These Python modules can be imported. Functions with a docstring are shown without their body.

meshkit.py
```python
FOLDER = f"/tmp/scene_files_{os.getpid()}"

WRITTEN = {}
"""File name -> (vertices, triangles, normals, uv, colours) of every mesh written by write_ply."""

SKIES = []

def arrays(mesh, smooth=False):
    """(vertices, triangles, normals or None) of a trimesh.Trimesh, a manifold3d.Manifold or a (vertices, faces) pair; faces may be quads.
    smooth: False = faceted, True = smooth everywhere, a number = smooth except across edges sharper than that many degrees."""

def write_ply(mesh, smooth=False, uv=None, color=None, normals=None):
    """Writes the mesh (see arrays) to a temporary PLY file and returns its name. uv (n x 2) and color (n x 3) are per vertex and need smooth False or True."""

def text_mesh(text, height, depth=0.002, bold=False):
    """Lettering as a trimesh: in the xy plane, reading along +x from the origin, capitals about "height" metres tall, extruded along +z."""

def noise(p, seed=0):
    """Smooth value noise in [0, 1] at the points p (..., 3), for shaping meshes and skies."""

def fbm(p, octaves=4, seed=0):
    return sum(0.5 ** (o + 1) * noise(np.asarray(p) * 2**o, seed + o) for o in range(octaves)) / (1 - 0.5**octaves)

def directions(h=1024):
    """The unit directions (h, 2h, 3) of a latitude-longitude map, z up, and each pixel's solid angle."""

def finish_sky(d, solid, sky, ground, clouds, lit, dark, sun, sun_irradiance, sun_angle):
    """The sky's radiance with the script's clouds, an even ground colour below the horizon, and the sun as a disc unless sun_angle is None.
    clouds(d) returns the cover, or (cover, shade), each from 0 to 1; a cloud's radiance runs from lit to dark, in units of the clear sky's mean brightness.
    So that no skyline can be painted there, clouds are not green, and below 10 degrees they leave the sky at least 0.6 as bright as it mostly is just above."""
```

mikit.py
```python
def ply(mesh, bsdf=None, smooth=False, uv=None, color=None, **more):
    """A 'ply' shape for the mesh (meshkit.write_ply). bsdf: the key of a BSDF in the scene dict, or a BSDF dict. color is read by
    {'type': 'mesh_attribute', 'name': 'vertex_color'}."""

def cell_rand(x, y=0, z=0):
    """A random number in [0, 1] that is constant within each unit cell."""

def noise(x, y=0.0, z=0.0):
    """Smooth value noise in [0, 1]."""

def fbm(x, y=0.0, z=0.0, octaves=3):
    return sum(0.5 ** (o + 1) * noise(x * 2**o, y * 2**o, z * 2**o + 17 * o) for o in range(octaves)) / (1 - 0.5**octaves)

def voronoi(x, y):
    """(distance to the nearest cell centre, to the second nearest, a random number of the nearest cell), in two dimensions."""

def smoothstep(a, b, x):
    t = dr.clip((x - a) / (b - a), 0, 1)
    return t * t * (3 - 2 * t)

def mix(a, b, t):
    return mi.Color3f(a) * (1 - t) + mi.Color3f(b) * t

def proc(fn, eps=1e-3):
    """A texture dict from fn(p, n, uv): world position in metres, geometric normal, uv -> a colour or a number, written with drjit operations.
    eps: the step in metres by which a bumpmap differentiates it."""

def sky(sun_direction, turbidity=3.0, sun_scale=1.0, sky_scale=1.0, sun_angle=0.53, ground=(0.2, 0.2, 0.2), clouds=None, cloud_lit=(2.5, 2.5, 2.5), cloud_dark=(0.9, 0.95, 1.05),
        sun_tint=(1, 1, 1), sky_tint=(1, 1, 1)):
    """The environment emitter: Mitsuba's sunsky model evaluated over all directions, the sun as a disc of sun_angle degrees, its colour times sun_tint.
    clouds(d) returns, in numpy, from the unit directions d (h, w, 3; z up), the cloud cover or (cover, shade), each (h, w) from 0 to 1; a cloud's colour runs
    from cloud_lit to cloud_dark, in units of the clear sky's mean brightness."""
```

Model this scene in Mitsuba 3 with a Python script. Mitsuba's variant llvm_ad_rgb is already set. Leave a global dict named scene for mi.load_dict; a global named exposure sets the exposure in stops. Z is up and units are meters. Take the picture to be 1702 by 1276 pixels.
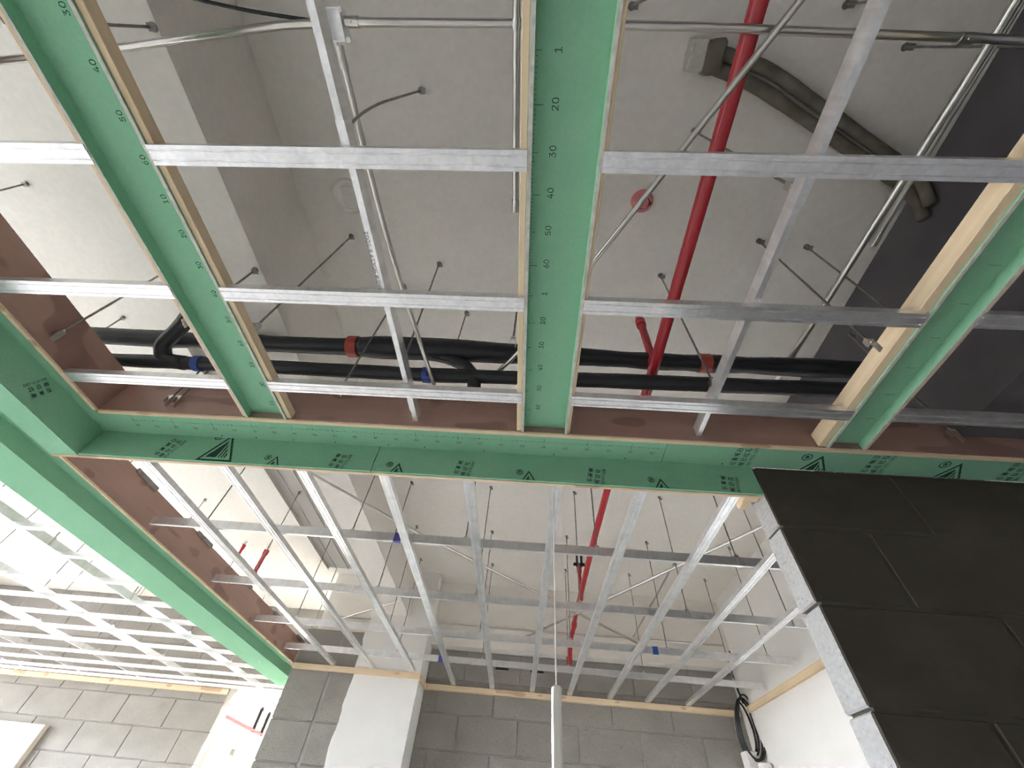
import math, random
import numpy as np, trimesh, shapely
from shapely.geometry import Polygon, LineString
import mitsuba as mi, drjit as dr
import mikit, meshkit
from mikit import noise, fbm, mix, smoothstep, voronoi, cell_rand

T = mi.ScalarTransform4f
ZC = 1.5                      # camera height above the floor; heights below are written relative to the lens
scene, labels = {'type': 'scene'}, {}

# ------------------------------------------------------------------ camera, sky, exposure
F_PX, YAW, PITCH, ROLL = 662.74, math.radians(-4.823), math.radians(49.777), math.radians(6.3515)
ca, sa, cb, sb = math.cos(YAW), math.sin(YAW), math.cos(PITCH), math.sin(PITCH)
FWD = np.array([sa * cb, ca * cb, sb]); RIGHT = np.array([ca, -sa, 0.0]); UP = np.cross(RIGHT, FWD)
UP2 = -math.sin(ROLL) * RIGHT + math.cos(ROLL) * UP
scene['camera'] = {'type': 'perspective', 'fov': math.degrees(2 * math.atan(851 / F_PX)), 'fov_axis': 'x', 'near_clip': 0.02, 'far_clip': 100.0,
                   'to_world': T().look_at(origin=[0, 0, ZC], target=[float(v) for v in np.array([0, 0, ZC]) + FWD], up=[float(v) for v in UP2])}
scene['sky'] = mikit.sky((0.50, 0.35, 0.80), turbidity=4.0, sun_scale=0.2, sky_scale=1.0, ground=(0.17, 0.17, 0.17), sun_tint=(1.0, 1.03, 1.10),
                         clouds=lambda d: np.full(d.shape[:2], 0.6), cloud_lit=(1.54, 1.5, 1.43), cloud_dark=(1.2, 1.2, 1.2), sky_tint=(1.04, 1.0, 0.95))
exposure = 7.95

# ------------------------------------------------------------------ materials
def C(fn): return mikit.proc(fn)
def rgb(r, g, b): return {'type': 'rgb', 'value': [r, g, b]}
def bsdf(name, d): scene[name] = d if d['type'] == 'twosided' else {'type': 'twosided', 'bsdf': d}
def diffuse(name, col, bump=None, scale=1.0, eps=1e-3):
    b = {'type': 'diffuse', 'reflectance': col}
    if bump is not None: b = {'type': 'bumpmap', 'arbitrary': mikit.proc(bump, eps), 'scale': scale, 'bsdf': b}
    bsdf(name, b)
def princ(name, col, rough, metal=0.0, spec=0.5, bump=None, scale=1.0, **k):
    b = {'type': 'principled', 'base_color': col, 'roughness': rough, 'metallic': metal, 'specular': spec, **k}
    if bump is not None: b = {'type': 'bumpmap', 'arbitrary': mikit.proc(bump), 'scale': scale, 'bsdf': b}
    bsdf(name, b)

def f_slab(p, n, uv):
    a = fbm(p.x * 1.3, p.y * 1.3, p.z * 1.3, 4); s = noise(p.x * 55, p.y * 55, p.z * 55)
    return mix((0.75, 0.715, 0.66), (0.81, 0.775, 0.72), a) * (0.97 + 0.06 * s)
def f_green(p, n, uv):
    a = fbm(p.x * 6, p.y * 6, p.z * 6, 3); s = noise(p.x * 160, p.y * 160, p.z * 160)
    return mix((0.235, 0.48, 0.31), (0.275, 0.52, 0.345), a) * (0.96 + 0.08 * s)
def f_wood(p, n, uv):
    g = fbm(p.x * 16 + 3, p.y * 1.5, p.z * 60, 3); k = fbm(p.x * 4, p.y * 4, p.z * 9, 2)
    return mix((0.66, 0.50, 0.32), (0.80, 0.67, 0.47), g) * (0.88 + 0.2 * k)
def f_woodx(p, n, uv):
    g = fbm(p.x * 1.5 + 3, p.y * 60, p.z * 60, 3); k = smoothstep(0.72, 0.8, noise(p.x * 9, p.y * 20, p.z * 20))
    return mix(mix((0.66, 0.50, 0.33), (0.80, 0.67, 0.48), g), (0.35, 0.2, 0.11), k * 0.5)
def f_ply(p, n, uv):
    g = fbm(p.x * 2.0, p.y * 2.0, p.z * 30, 3); k = fbm(p.x * 3, p.y * 3, p.z * 4, 3)
    d = smoothstep(0.66, 0.74, noise(p.x * 7 + 5, p.y * 7, p.z * 14))
    return mix(mix((0.31, 0.175, 0.135), (0.40, 0.255, 0.205), g * 0.6 + k * 0.5), (0.19, 0.10, 0.08), d * 0.5)
def f_galv(p, n, uv):
    c = fbm(p.x * 26, p.y * 26, p.z * 26, 3); s = cell_rand(dr.floor(p.x * 110), dr.floor(p.y * 110), 0)
    return mix((0.74, 0.75, 0.75), (0.96, 0.96, 0.96), c) * (0.94 + 0.1 * s)
def f_block(p, n, uv):
    a = fbm(p.x * 5, p.y * 5, p.z * 5, 4); s = noise(p.x * 120, p.y * 120, p.z * 120)
    pit = smoothstep(0.90, 0.95, noise(p.x * 60, p.y * 60, p.z * 60))
    st = smoothstep(0.55, 0.75, fbm(p.x * 1.1, p.y * 1.1 + 4, p.z * 3.2, 3))
    c = mix((0.245, 0.232, 0.205), (0.345, 0.328, 0.295), a) * (0.90 + 0.18 * s)
    c = mix(c, (0.37, 0.36, 0.34), st * 0.35)
    return mix(c, (0.14, 0.13, 0.12), pit * 0.6)
def f_block_shaded_front(p, n, uv):
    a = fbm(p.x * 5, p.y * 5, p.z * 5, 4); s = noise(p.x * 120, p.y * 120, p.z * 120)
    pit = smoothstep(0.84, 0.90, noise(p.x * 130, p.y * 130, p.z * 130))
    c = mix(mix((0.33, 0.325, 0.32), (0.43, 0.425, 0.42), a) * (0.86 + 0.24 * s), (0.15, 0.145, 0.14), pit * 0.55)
    return mix(c, mix((0.062, 0.055, 0.044), (0.098, 0.088, 0.07), a), smoothstep(0.3, 0.5, -n.y))     # shade of the wall's front painted into the colour by face normal
def f_mortar(p, n, uv):
    return mix((0.27, 0.255, 0.23), (0.40, 0.39, 0.37), fbm(p.x * 9, p.y * 9, p.z * 9, 3))
def f_mortar_shaded(p, n, uv):  # shaded copy of the mortar colour, for the front wall joints
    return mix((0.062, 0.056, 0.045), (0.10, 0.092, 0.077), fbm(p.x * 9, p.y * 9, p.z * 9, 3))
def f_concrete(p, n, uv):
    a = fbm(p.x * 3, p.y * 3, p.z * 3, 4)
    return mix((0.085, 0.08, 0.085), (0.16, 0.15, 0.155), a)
def f_floor(p, n, uv):
    return mix((0.60, 0.575, 0.55), (0.68, 0.655, 0.63), fbm(p.x, p.y, 0.0, 4))
def f_plaster(p, n, uv):
    return mix((0.76, 0.75, 0.71), (0.83, 0.82, 0.79), fbm(p.x * 2, p.y * 2, p.z * 2, 4))
def b_grain(p, n, uv): return noise(p.x * 90, p.y * 90, p.z * 90)
def f_rust(p, n, uv):
    return mix((0.16, 0.15, 0.14), (0.36, 0.34, 0.31), fbm(p.x * 30, p.y * 30, p.z * 30, 3))
def f_mud(p, n, uv):
    return mix((0.085, 0.075, 0.058), (0.26, 0.24, 0.19), fbm(p.x * 18, p.y * 18, p.z * 18, 4))
def b_mud(p, n, uv): return fbm(p.x * 40, p.y * 40, p.z * 40, 3)
def f_gyp(p, n, uv): return mix((0.46, 0.44, 0.39), (0.66, 0.64, 0.58), noise(p.x * 90, p.y * 90, p.z * 90))

diffuse('m_slab', C(f_slab)); diffuse('m_green', C(f_green)); diffuse('m_gyp', C(f_gyp))
diffuse('m_wood', C(f_wood)); diffuse('m_woodx', C(f_woodx))
princ('m_ply', C(f_ply), 0.42, spec=0.6)
princ('m_galv', C(f_galv), 0.30, metal=0.8)
princ('m_steel', rgb(0.66, 0.64, 0.60), 0.24, metal=1.0)
princ('m_rod', C(f_rust), 0.45, metal=0.6)
diffuse('m_block', C(f_block), b_grain, 0.0012); diffuse('m_blockf', C(f_block_shaded_front), b_grain, 0.0016); diffuse('m_mortar', C(f_mortar)); diffuse('m_mortar_shaded', C(f_mortar_shaded))
diffuse('m_conc', C(f_concrete)); diffuse('m_floor', C(f_floor)); diffuse('m_plaster', C(f_plaster))
princ('m_redpipe', rgb(0.42, 0.022, 0.03), 0.28, spec=0.6, clearcoat=0.4)
princ('m_rubber', rgb(0.022, 0.024, 0.026), 0.42, spec=0.5)
princ('m_redtape', rgb(0.42, 0.07, 0.05), 0.4); princ('m_bluetape', rgb(0.035, 0.085, 0.32), 0.4); princ('m_purpletape', rgb(0.09, 0.07, 0.33), 0.4)
princ('m_pink', rgb(0.62, 0.20, 0.20), 0.25, spec=0.6, clearcoat=0.5)
princ('m_white', rgb(0.72, 0.71, 0.69), 0.4); princ('m_cable', rgb(0.02, 0.02, 0.022), 0.32)
diffuse('m_ink', rgb(0.035, 0.075, 0.055)); diffuse('m_inkblack', rgb(0.06, 0.06, 0.06)); diffuse('m_dark', rgb(0.03, 0.03, 0.03))
diffuse('m_mud', C(f_mud), b_mud, 0.004); diffuse('m_duct', rgb(0.50, 0.47, 0.44)); diffuse('m_paper', rgb(0.55, 0.50, 0.44))
princ('m_wrap', rgb(0.74, 0.71, 0.64), 0.3, spec=0.6); diffuse('m_string', rgb(0.75, 0.73, 0.68))

# ------------------------------------------------------------------ naming helpers
used = {}
def numbered(k):
    n = used.get(k, -1) + 1; used[k] = n
    return k if n == 0 else f'{k}_{n:03d}'
def emit(key, mesh, mat, smooth=False):
    if not hasattr(mesh, 'vertices'): mesh = trimesh.Trimesh(*mesh, process=False)
    m = mesh.copy(); m.apply_translation([0, 0, ZC])
    scene[key] = mikit.ply(m, mat, smooth)
    return key
def thing(name, label, cat, group=None):
    k = numbered(name); labels[k] = {'label': label, 'category': cat}
    if group: labels[k]['group'] = group
    return k
def part(parent, name, mesh, mat, smooth=False, label=None, stuff=False):
    k = emit(numbered(parent + '__' + name), mesh, mat, smooth)
    if label or stuff: labels[k] = {}
    if label: labels[k]['label'] = label
    if stuff: labels[k]['kind'] = 'stuff'
    return k
def single(name, mesh, mat, label, cat, group=None, smooth=False):
    k = thing(name, label, cat, group); emit(k, mesh, mat, smooth); return k
def struct(name, mesh, mat, label, cat=None, smooth=False):
    k = numbered(name); emit(k, mesh, mat, smooth); labels[k] = {'label': label, 'kind': 'structure', 'category': cat or name.split('_')[0]}; return k

# ------------------------------------------------------------------ mesh helpers
cat = trimesh.util.concatenate
def box(x0, x1, y0, y1, z0, z1):
    m = trimesh.creation.box([abs(x1 - x0), abs(y1 - y0), abs(z1 - z0)]); m.apply_translation([(x0 + x1) / 2, (y0 + y1) / 2, (z0 + z1) / 2]); return m
def bbox(x0, x1, y0, y1, z0, z1, b=0.002):
    """A box with chamfered edges."""
    e = np.array([x1 - x0, y1 - y0, z1 - z0]); c = np.array([x0 + x1, y0 + y1, z0 + z1]) / 2
    b = min(b, e.min() * 0.3); pts = []
    for k in range(3):
        h = e / 2 - b; h[k] += b
        for s in np.ndindex(2, 2, 2): pts.append(c + h * (np.array(s) * 2 - 1))
    return trimesh.convex.convex_hull(np.array(pts))
def frame(p0, p1, up=(0, 0, 1)):
    p0, p1, up = np.array(p0, float), np.array(p1, float), np.array(up, float)
    d = p1 - p0; L = np.linalg.norm(d); d /= L
    s = np.cross(up, d); s /= np.linalg.norm(s); u = np.cross(d, s)
    M = np.eye(4); M[:3, 0], M[:3, 1], M[:3, 2], M[:3, 3] = s, u, d, p0
    return M, L
def profile(poly, p0, p1, up=(0, 0, 1)):
    M, L = frame(p0, p1, up); m = trimesh.creation.extrude_polygon(poly, L, engine='earcut'); m.apply_transform(M); return m
def cyl(p0, p1, r, n=12, r1=None):
    p0, p1 = np.array(p0, float), np.array(p1, float); d = p1 - p0
    M, L = frame(p0, p1, (0, 0, 1) if abs(d[2]) < 0.95 * np.linalg.norm(d) else (0, 1, 0))
    a = np.arange(n) / n * 2 * np.pi; r1 = r if r1 is None else r1
    ring = lambda rr, z: np.c_[rr * np.cos(a), rr * np.sin(a), np.full(n, z)]
    v = np.vstack([ring(r, 0), ring(r1, L), [[0, 0, 0], [0, 0, L]]]); f = []
    for i in range(n):
        j = (i + 1) % n; f += [[i, j, n + j], [i, n + j, n + i], [2 * n, j, i], [2 * n + 1, n + i, n + j]]
    m = trimesh.Trimesh(v, f, process=False); m.apply_transform(M); return m
def fillet(pts, r, n=5):
    pts = [np.array(p, float) for p in pts]; out = [pts[0]]
    for a, b, c in zip(pts, pts[1:], pts[2:]):
        u, w = a - b, c - b; lu, lw = np.linalg.norm(u), np.linalg.norm(w); q = min(r, lu / 2.1, lw / 2.1)
        p, s = b + u / lu * q, b + w / lw * q
        for t in np.linspace(0, 1, n): out.append((1 - t) ** 2 * p + 2 * t * (1 - t) * b + t * t * s)
    return np.array(out + [pts[-1]])
def tube(pts, r, n=12):
    pts = np.array(pts, float); k = len(pts); r = np.broadcast_to(r, k)
    t = np.gradient(pts, axis=0); t /= np.linalg.norm(t, axis=1, keepdims=True)
    s = np.cross(t[0], [0, 0, 1.0]); s = np.array([1.0, 0, 0]) if np.linalg.norm(s) < 1e-3 else s / np.linalg.norm(s)
    a = np.arange(n) / n * 2 * np.pi; v = []
    for i in range(k):
        s = s - t[i] * (s @ t[i]); s /= np.linalg.norm(s); w = np.cross(t[i], s)
        v.append(pts[i] + r[i] * (np.cos(a)[:, None] * s + np.sin(a)[:, None] * w))
    v = np.vstack(v + [pts[:1], pts[-1:]]); f = []
    for i in range(k - 1):
        for j in range(n):
            q = (j + 1) % n; f += [[i * n + j, i * n + q, i * n + n + q], [i * n + j, i * n + n + q, i * n + n + j]]
    for j in range(n):
        q = (j + 1) % n; f += [[k * n, q, j], [k * n + 1, (k - 1) * n + j, (k - 1) * n + q]]
    return trimesh.Trimesh(v, f, process=False)
def resample(pts, step):
    pts = np.array(pts, float); d = np.r_[0, np.cumsum(np.linalg.norm(np.diff(pts, axis=0), axis=1))]
    s = np.linspace(0, d[-1], max(2, int(d[-1] / step)))
    return np.c_[[np.interp(s, d, pts[:, i]) for i in range(3)]].T
def strip(pts, w): return LineString(pts).buffer(w / 2, cap_style='flat', join_style='mitre')

# flat print on a face: o = origin, u and v = reading direction and letter tops, d = how far it stands off the face
def on_face(m, o, u, v, lift):
    u, v = np.array(u, float), np.array(v, float); M = np.eye(4); M[:3, 0], M[:3, 1], M[:3, 2], M[:3, 3] = u, v, np.cross(u, v), np.array(o, float) + np.cross(u, v) * lift
    m = m.copy(); m.apply_transform(M); return m
_txt = {}
def text(s, h):
    if (s, h) not in _txt:
        m = meshkit.text_mesh(s, h, 0.0003); m.apply_translation([-m.bounds[:, 0].mean(), -h / 2, 0]); _txt[s, h] = m
    return _txt[s, h].copy()
def strokes(lines, w):
    ms = []
    for a, b in lines:
        a, b = np.array(a, float), np.array(b, float); L = np.linalg.norm(b - a); m = trimesh.creation.box([L + w, w, 0.0003])
        ang = math.atan2(*(b - a)[::-1]); m.apply_transform(trimesh.transformations.rotation_matrix(ang, [0, 0, 1])); m.apply_translation([*((a + b) / 2), 0.00015]); ms.append(m)
    return cat(ms)
GLYPH = [  # stroke figures of the characters stamped on the boards, in a unit square
    [((.1, .9), (.9, .9)), ((.55, .9), (.15, .4)), ((.35, .5), (.85, .5)), ((.35, .5), (.35, .08)), ((.85, .5), (.85, .08)), ((.35, .08), (.85, .08))],
    [((.1, .92), (.9, .92)), ((.3, .75), (.7, .75)), ((.3, .6), (.7, .6)), ((.1, .5), (.9, .5)), ((.25, .38), (.75, .38)), ((.25, .38), (.25, .05)), ((.75, .38), (.75, .05)), ((.25, .22), (.75, .22))],
    [((.05, .68), (.45, .68)), ((.25, .95), (.25, .05)), ((.25, .6), (.05, .35)), ((.25, .6), (.42, .4)), ((.55, .9), (.95, .9)), ((.55, .9), (.5, .1)), ((.6, .62), (.9, .62)), ((.9, .62), (.58, .08)), ((.62, .5), (.95, .08))],
    [((.2, .9), (.8, .9)), ((.2, .9), (.2, .1)), ((.8, .9), (.8, .1)), ((.2, .5), (.8, .5)), ((.2, .1), (.8, .1))],
    [((.1, .7), (.45, .7)), ((.28, .95), (.28, .1)), ((.55, .85), (.92, .85)), ((.74, .85), (.74, .1)), ((.5, .1), (.95, .1)), ((.1, .35), (.45, .35))],
]
def stamp(o, u, v, lift, lines, size, gap, lat='GB/T 9775-2008'):
    """Two lines of characters and a line of small type; u runs along a line, v up the lines."""
    ms = []; u, v, o = np.array(u, float), np.array(v, float), np.array(o, float)
    for r in range(2):
        for k in range(lines):
            g = GLYPH[(k + 2 * r) % 5]
            m = strokes([(np.array(a) * size, np.array(b) * size) for a, b in g], size * 0.11)
            ms.append(on_face(m, o + u * (k * gap) - v * (r * size * 1.45), u, v, lift))
    m = meshkit.text_mesh(lat, size * 0.62, 0.0003)
    m.apply_scale([lines * gap / max(m.extents[0], 1e-6), 1, 1])
    ms.append(on_face(m, o - v * (size * 2.45), u, v, lift)); return cat(ms)
def tri_logo(o, u, v, lift, w, h, cut=None, top_cut=None):
    """Triangle with a striped wedge inside and a ringed R beside it; o = apex, v points from base to apex. cut: how much of the height shows."""
    P = Polygon([(0, 0), (-w / 2, -h), (w / 2, -h)]); t = w * 0.05
    sh = P.difference(P.buffer(-t))
    inner = P.buffer(-2.4 * t)
    keep = shapely.unary_union([Polygon([(-w, -h), (-w * .02, -h), (w * .05, 0), (-w, 0)])] + [Polygon([(x, -h), (x + w * .035, -h), (x + w * .07, 0), (x + w * .035, 0)]) for x in (w * .04, w * .12, w * .2)])
    sh = sh.union(inner.intersection(keep))
    c = shapely.Point(-w * .36, -h * .10); rr = w * .13
    ring = c.buffer(rr).difference(c.buffer(rr * .8)).union(shapely.box(c.x - rr * .3, c.y - rr * .45, c.x + rr * .35, c.y + rr * .45).difference(shapely.box(c.x - rr * .05, c.y - rr * .5, c.x + rr * .15, c.y)))
    sh = sh.union(ring)
    if cut: sh = sh.intersection(shapely.box(-w, -cut, w, h))
    if top_cut: sh = sh.intersection(shapely.box(-w, -h * 2, w, -top_cut))
    ms = [trimesh.creation.extrude_polygon(g, 0.0003, engine='earcut') for g in getattr(sh, 'geoms', [sh]) if g.area > 1e-7]
    return on_face(cat(ms), o, u, v, lift)

H = 1.12                     # underside of the framing, above the lens
ZS = 2.12                    # underside of the slab
rng = random.Random(7)

# ================================================================== THE SETTING
struct('floor', box(-11.2, 3.4, -3.6, 12, -1.62, -1.5), 'm_floor', 'bare screed floor below the open ceiling grid', 'floor')
ceil = struct('ceiling', box(-11.2, 3.4, -3.6, 6.9, ZS, ZS + 0.15), 'm_slab', 'off-white painted concrete slab above the metal grid', 'ceiling')
part(ceil, 'added_canopy', box(-4.2, 0.0, 6.9, 13.1, 1.6, 1.75), 'm_slab', label='added unseen slab that dims the bright gap')  # unseen slab added to cut the light falling into the gap
part(ceil, 'beam', box(-1.557, -1.257, -3.6, 5.01, 1.63, ZS), 'm_slab', label='painted concrete downstand beam running away from the viewer')
part(ceil, 'beam', box(-2.31, 2.26, 5.01, 5.4, 1.45, ZS), 'm_slab', label='painted concrete beam along the top of the far block wall')
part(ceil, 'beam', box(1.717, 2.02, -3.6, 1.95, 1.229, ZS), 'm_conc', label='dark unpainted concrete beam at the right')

def block_wall(parent, mat, axis, fixed, thick, a0, a1, z0, ztop, course, length, shift, joint=0.008, jit=0.0016, face=-1, starts=None, seed=1):
    """Courses of blocks laid from ztop down; axis 'x' runs along x at y = fixed, face -1 shows its low side."""
    r = random.Random(seed); z = ztop; k = 0
    while z > z0 + 0.02:
        zb = max(z - course, z0); a = a0 - (shift * length if k % 2 else 0.0)
        if starts: a = a0 - starts[k % len(starts)]
        while a < a1 - 0.01:
            p, q = max(a, a0), min(a + length, a1)
            if q - p > 0.03:
                j = r.uniform(-jit, jit); f0 = fixed + face * j
                lo, hi = (f0, fixed + thick) if face < 0 else (fixed - thick, f0)
                args = (p + joint / 2, q - joint / 2, lo, hi) if axis == 'x' else (lo, hi, p + joint / 2, q - joint / 2)
                part(parent, 'block', bbox(*args, zb + joint / 2, z - joint / 2, 0.004), mat)
            a += length
        z = zb; k += 1

# front wall of blocks, shade painted into their front faces, its end is the jamb of the opening
wf = struct('wall_front', box(0.94, 3.3, 1.3405, 1.441, -1.5, 1.1205), 'm_mortar_shaded', 'aerated block wall right of the opening, deep shade coloured into its front face', 'wall')
r_ = random.Random(3); z = 1.118; k = 0
while z > -1.5:
    zb = max(z - 0.265, -1.5); xs = ([0.925, 1.462, 2.06, 2.66, 3.3] if k % 2 == 0 else [0.925, 1.227, 1.83, 2.43, 3.03, 3.3])
    for i, (p, q) in enumerate(zip(xs, xs[1:])):
        m = bbox(p + (0.004 if i else r_.uniform(-.004, .004)), q - 0.004, 1.337 + r_.uniform(-.0015, .0015), 1.447 + r_.uniform(-.004, .004), zb + 0.004, z - 0.004, 0.005)
        if i == 0:            # the visible end is knocked about: break its edges
            for _ in range(4): m = m.subdivide()
            v = m.vertices.copy(); d = (meshkit.fbm(v * 14 + 5, 3, 2) - 0.5)[:, None]
            w = np.clip((1.02 - v[:, 0]) / 0.1, 0, 1)[:, None]; edge = np.clip((np.abs(v[:, 1] - 1.392) - 0.035) / 0.02, 0, 1)[:, None]
            v += w * (d * np.array([0.008, 0, 0]) + edge * np.array([0.004, -np.sign(1) * 0.0, 0]) * d + edge * d * np.array([0.0, 0.016, 0.0])); m.vertices = v
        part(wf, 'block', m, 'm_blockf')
    z = zb; k += 1
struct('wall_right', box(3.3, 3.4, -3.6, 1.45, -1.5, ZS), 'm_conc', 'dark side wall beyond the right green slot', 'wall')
struct('wall_back', box(-11.2, 3.4, -3.7, -3.6, -1.5, ZS), 'm_conc', 'back wall behind the viewer', 'wall')
# far room
wfar = struct('wall_far', box(-1.0, 2.3, 5.158, 5.25, -1.5, 1.45), 'm_mortar', 'grey aerated block wall closing the far room', 'wall')
block_wall(wfar, 'm_block', 'x', 5.15, 0.1, -1.0, 2.26, -0.6, 1.45, 0.278, 0.6, 0.5, seed=5, starts=[0.2, 0.46])
wfr = struct('wall_far_right', box(2.26, 2.36, 1.45, 5.25, -1.5, ZS), 'm_plaster', 'white plastered side wall of the far room behind the block jamb', 'wall')
# left room
wl = struct('wall_left_far', box(-11.0, -3.67, 6.25, 6.42, -1.5, ZS), 'm_mortar', 'grey block wall closing the left room', 'wall')
block_wall(wl, 'm_block', 'x', 6.24, 0.18, -11.0, -3.66, -0.8, ZS, 0.283, 0.62, 0.5, seed=8, starts=[0.1, 0.44])
struct('wall_gap', box(-3.66, -2.2, 6.25, 6.42, 1.17, ZS), 'm_block', 'block wall above the bright gap, over the ceiling grid', 'wall')
struct('wall_outer_added', cat([box(-.2, 0, 5.4, 13, -1.5, -.2), box(-.2, 0, 5.4, 8.8, -.2, 1.6), box(-.2, 0, 11.2, 13, -.2, 1.6), box(-3.95, 0, 13, 13.1, -1.5, 1.6)]), 'm_plaster', 'added unseen wall with an opening, keeps light out of the bright gap', 'wall')  # unseen wall added to hold sky light back from the gap
struct('wall_corridor', box(-3.95, -3.75, 6.42, 13, -1.5, 1.14), 'm_plaster', 'brightly lit white plaster wall in the gap beyond the left room', 'wall')
# wall with the window openings that light the place
struct('wall_window', cat([box(-8.2, -8.0, -3.6, 6.42, -1.5, -1.35), box(-8.2, -8.0, -3.6, 6.42, 1.2, ZS), box(-8.2, -8.0, -3.6, -3.3, -1.35, 1.2), box(-8.15, -8.05, -.05, .05, -1.35, 1.2), box(-8.2, -8.0, 6.2, 6.42, -1.35, 1.2),
                           box(-8.15, -8.05, 3.15, 3.25, -1.35, 1.2)]), 'm_plaster', 'left outer wall with wide unglazed window openings', 'wall')

# plastered column and block pier at the back of the opening
col = thing('column', 'white plastered square column with ragged plaster edge, beside the grey block pier', 'column')
pl = [(-1.0, -1.5)]
zz = np.linspace(-1.5, ZS, 60); rj = np.random.RandomState(4)
edge = [(-1.668 + rj.uniform(-.012, .012) + 0.02 * (meshkit.noise(np.array([[z_ * 7, 0, 0]]))[0] - .5) - 0.02 * max(0, z_ - 1.1), z_) for z_ in zz]
poly = Polygon([(-1.0, -1.5)] + edge + [(-1.0, ZS)])
m = trimesh.creation.extrude_polygon(poly, 0.014, engine='earcut')
m.apply_transform(np.array([[1, 0, 0, 0], [0, 0, -1, 4.80], [0, 1, 0, 0], [0, 0, 0, 1.0]]))
part(col, 'shaft', box(-1.66, -1.014, 4.80, 5.3, -1.5, ZS), 'm_plaster'); part(col, 'plaster_face', m, 'm_plaster'); part(col, 'plaster_side', box(-1.016, -1.0, 4.79, 5.16, -1.5, ZS), 'm_plaster')
pier = thing('pier', 'grey block pier with a filled vertical joint, left of the white column', 'pier')
part(pier, 'core', box(-2.30, -1.665, 4.812, 5.4, -1.5, 1.44), 'm_mortar')
z, k = 1.118 + 0.14, 0
part(pier, 'block', bbox(-2.31, -1.915, 4.80, 5.4, 1.124, 1.445, .004), 'm_block'); part(pier, 'block', bbox(-1.885, -1.662, 4.80, 5.3, 1.124, 1.445, .004), 'm_block')
for zt, zb in ((1.118, .69), (.682, .40), (.392, .11), (.10, -.18), (-.19, -.47), (-.48, -.76)):
    part(pier, 'block', bbox(-2.31, -1.915, 4.80 + rng.uniform(-.002, .002), 5.4, zb, zt, .005), 'm_block')
    part(pier, 'block', bbox(-1.885, -1.662, 4.80 + rng.uniform(-.002, .002), 5.3, zb, zt, .005), 'm_block')
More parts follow.
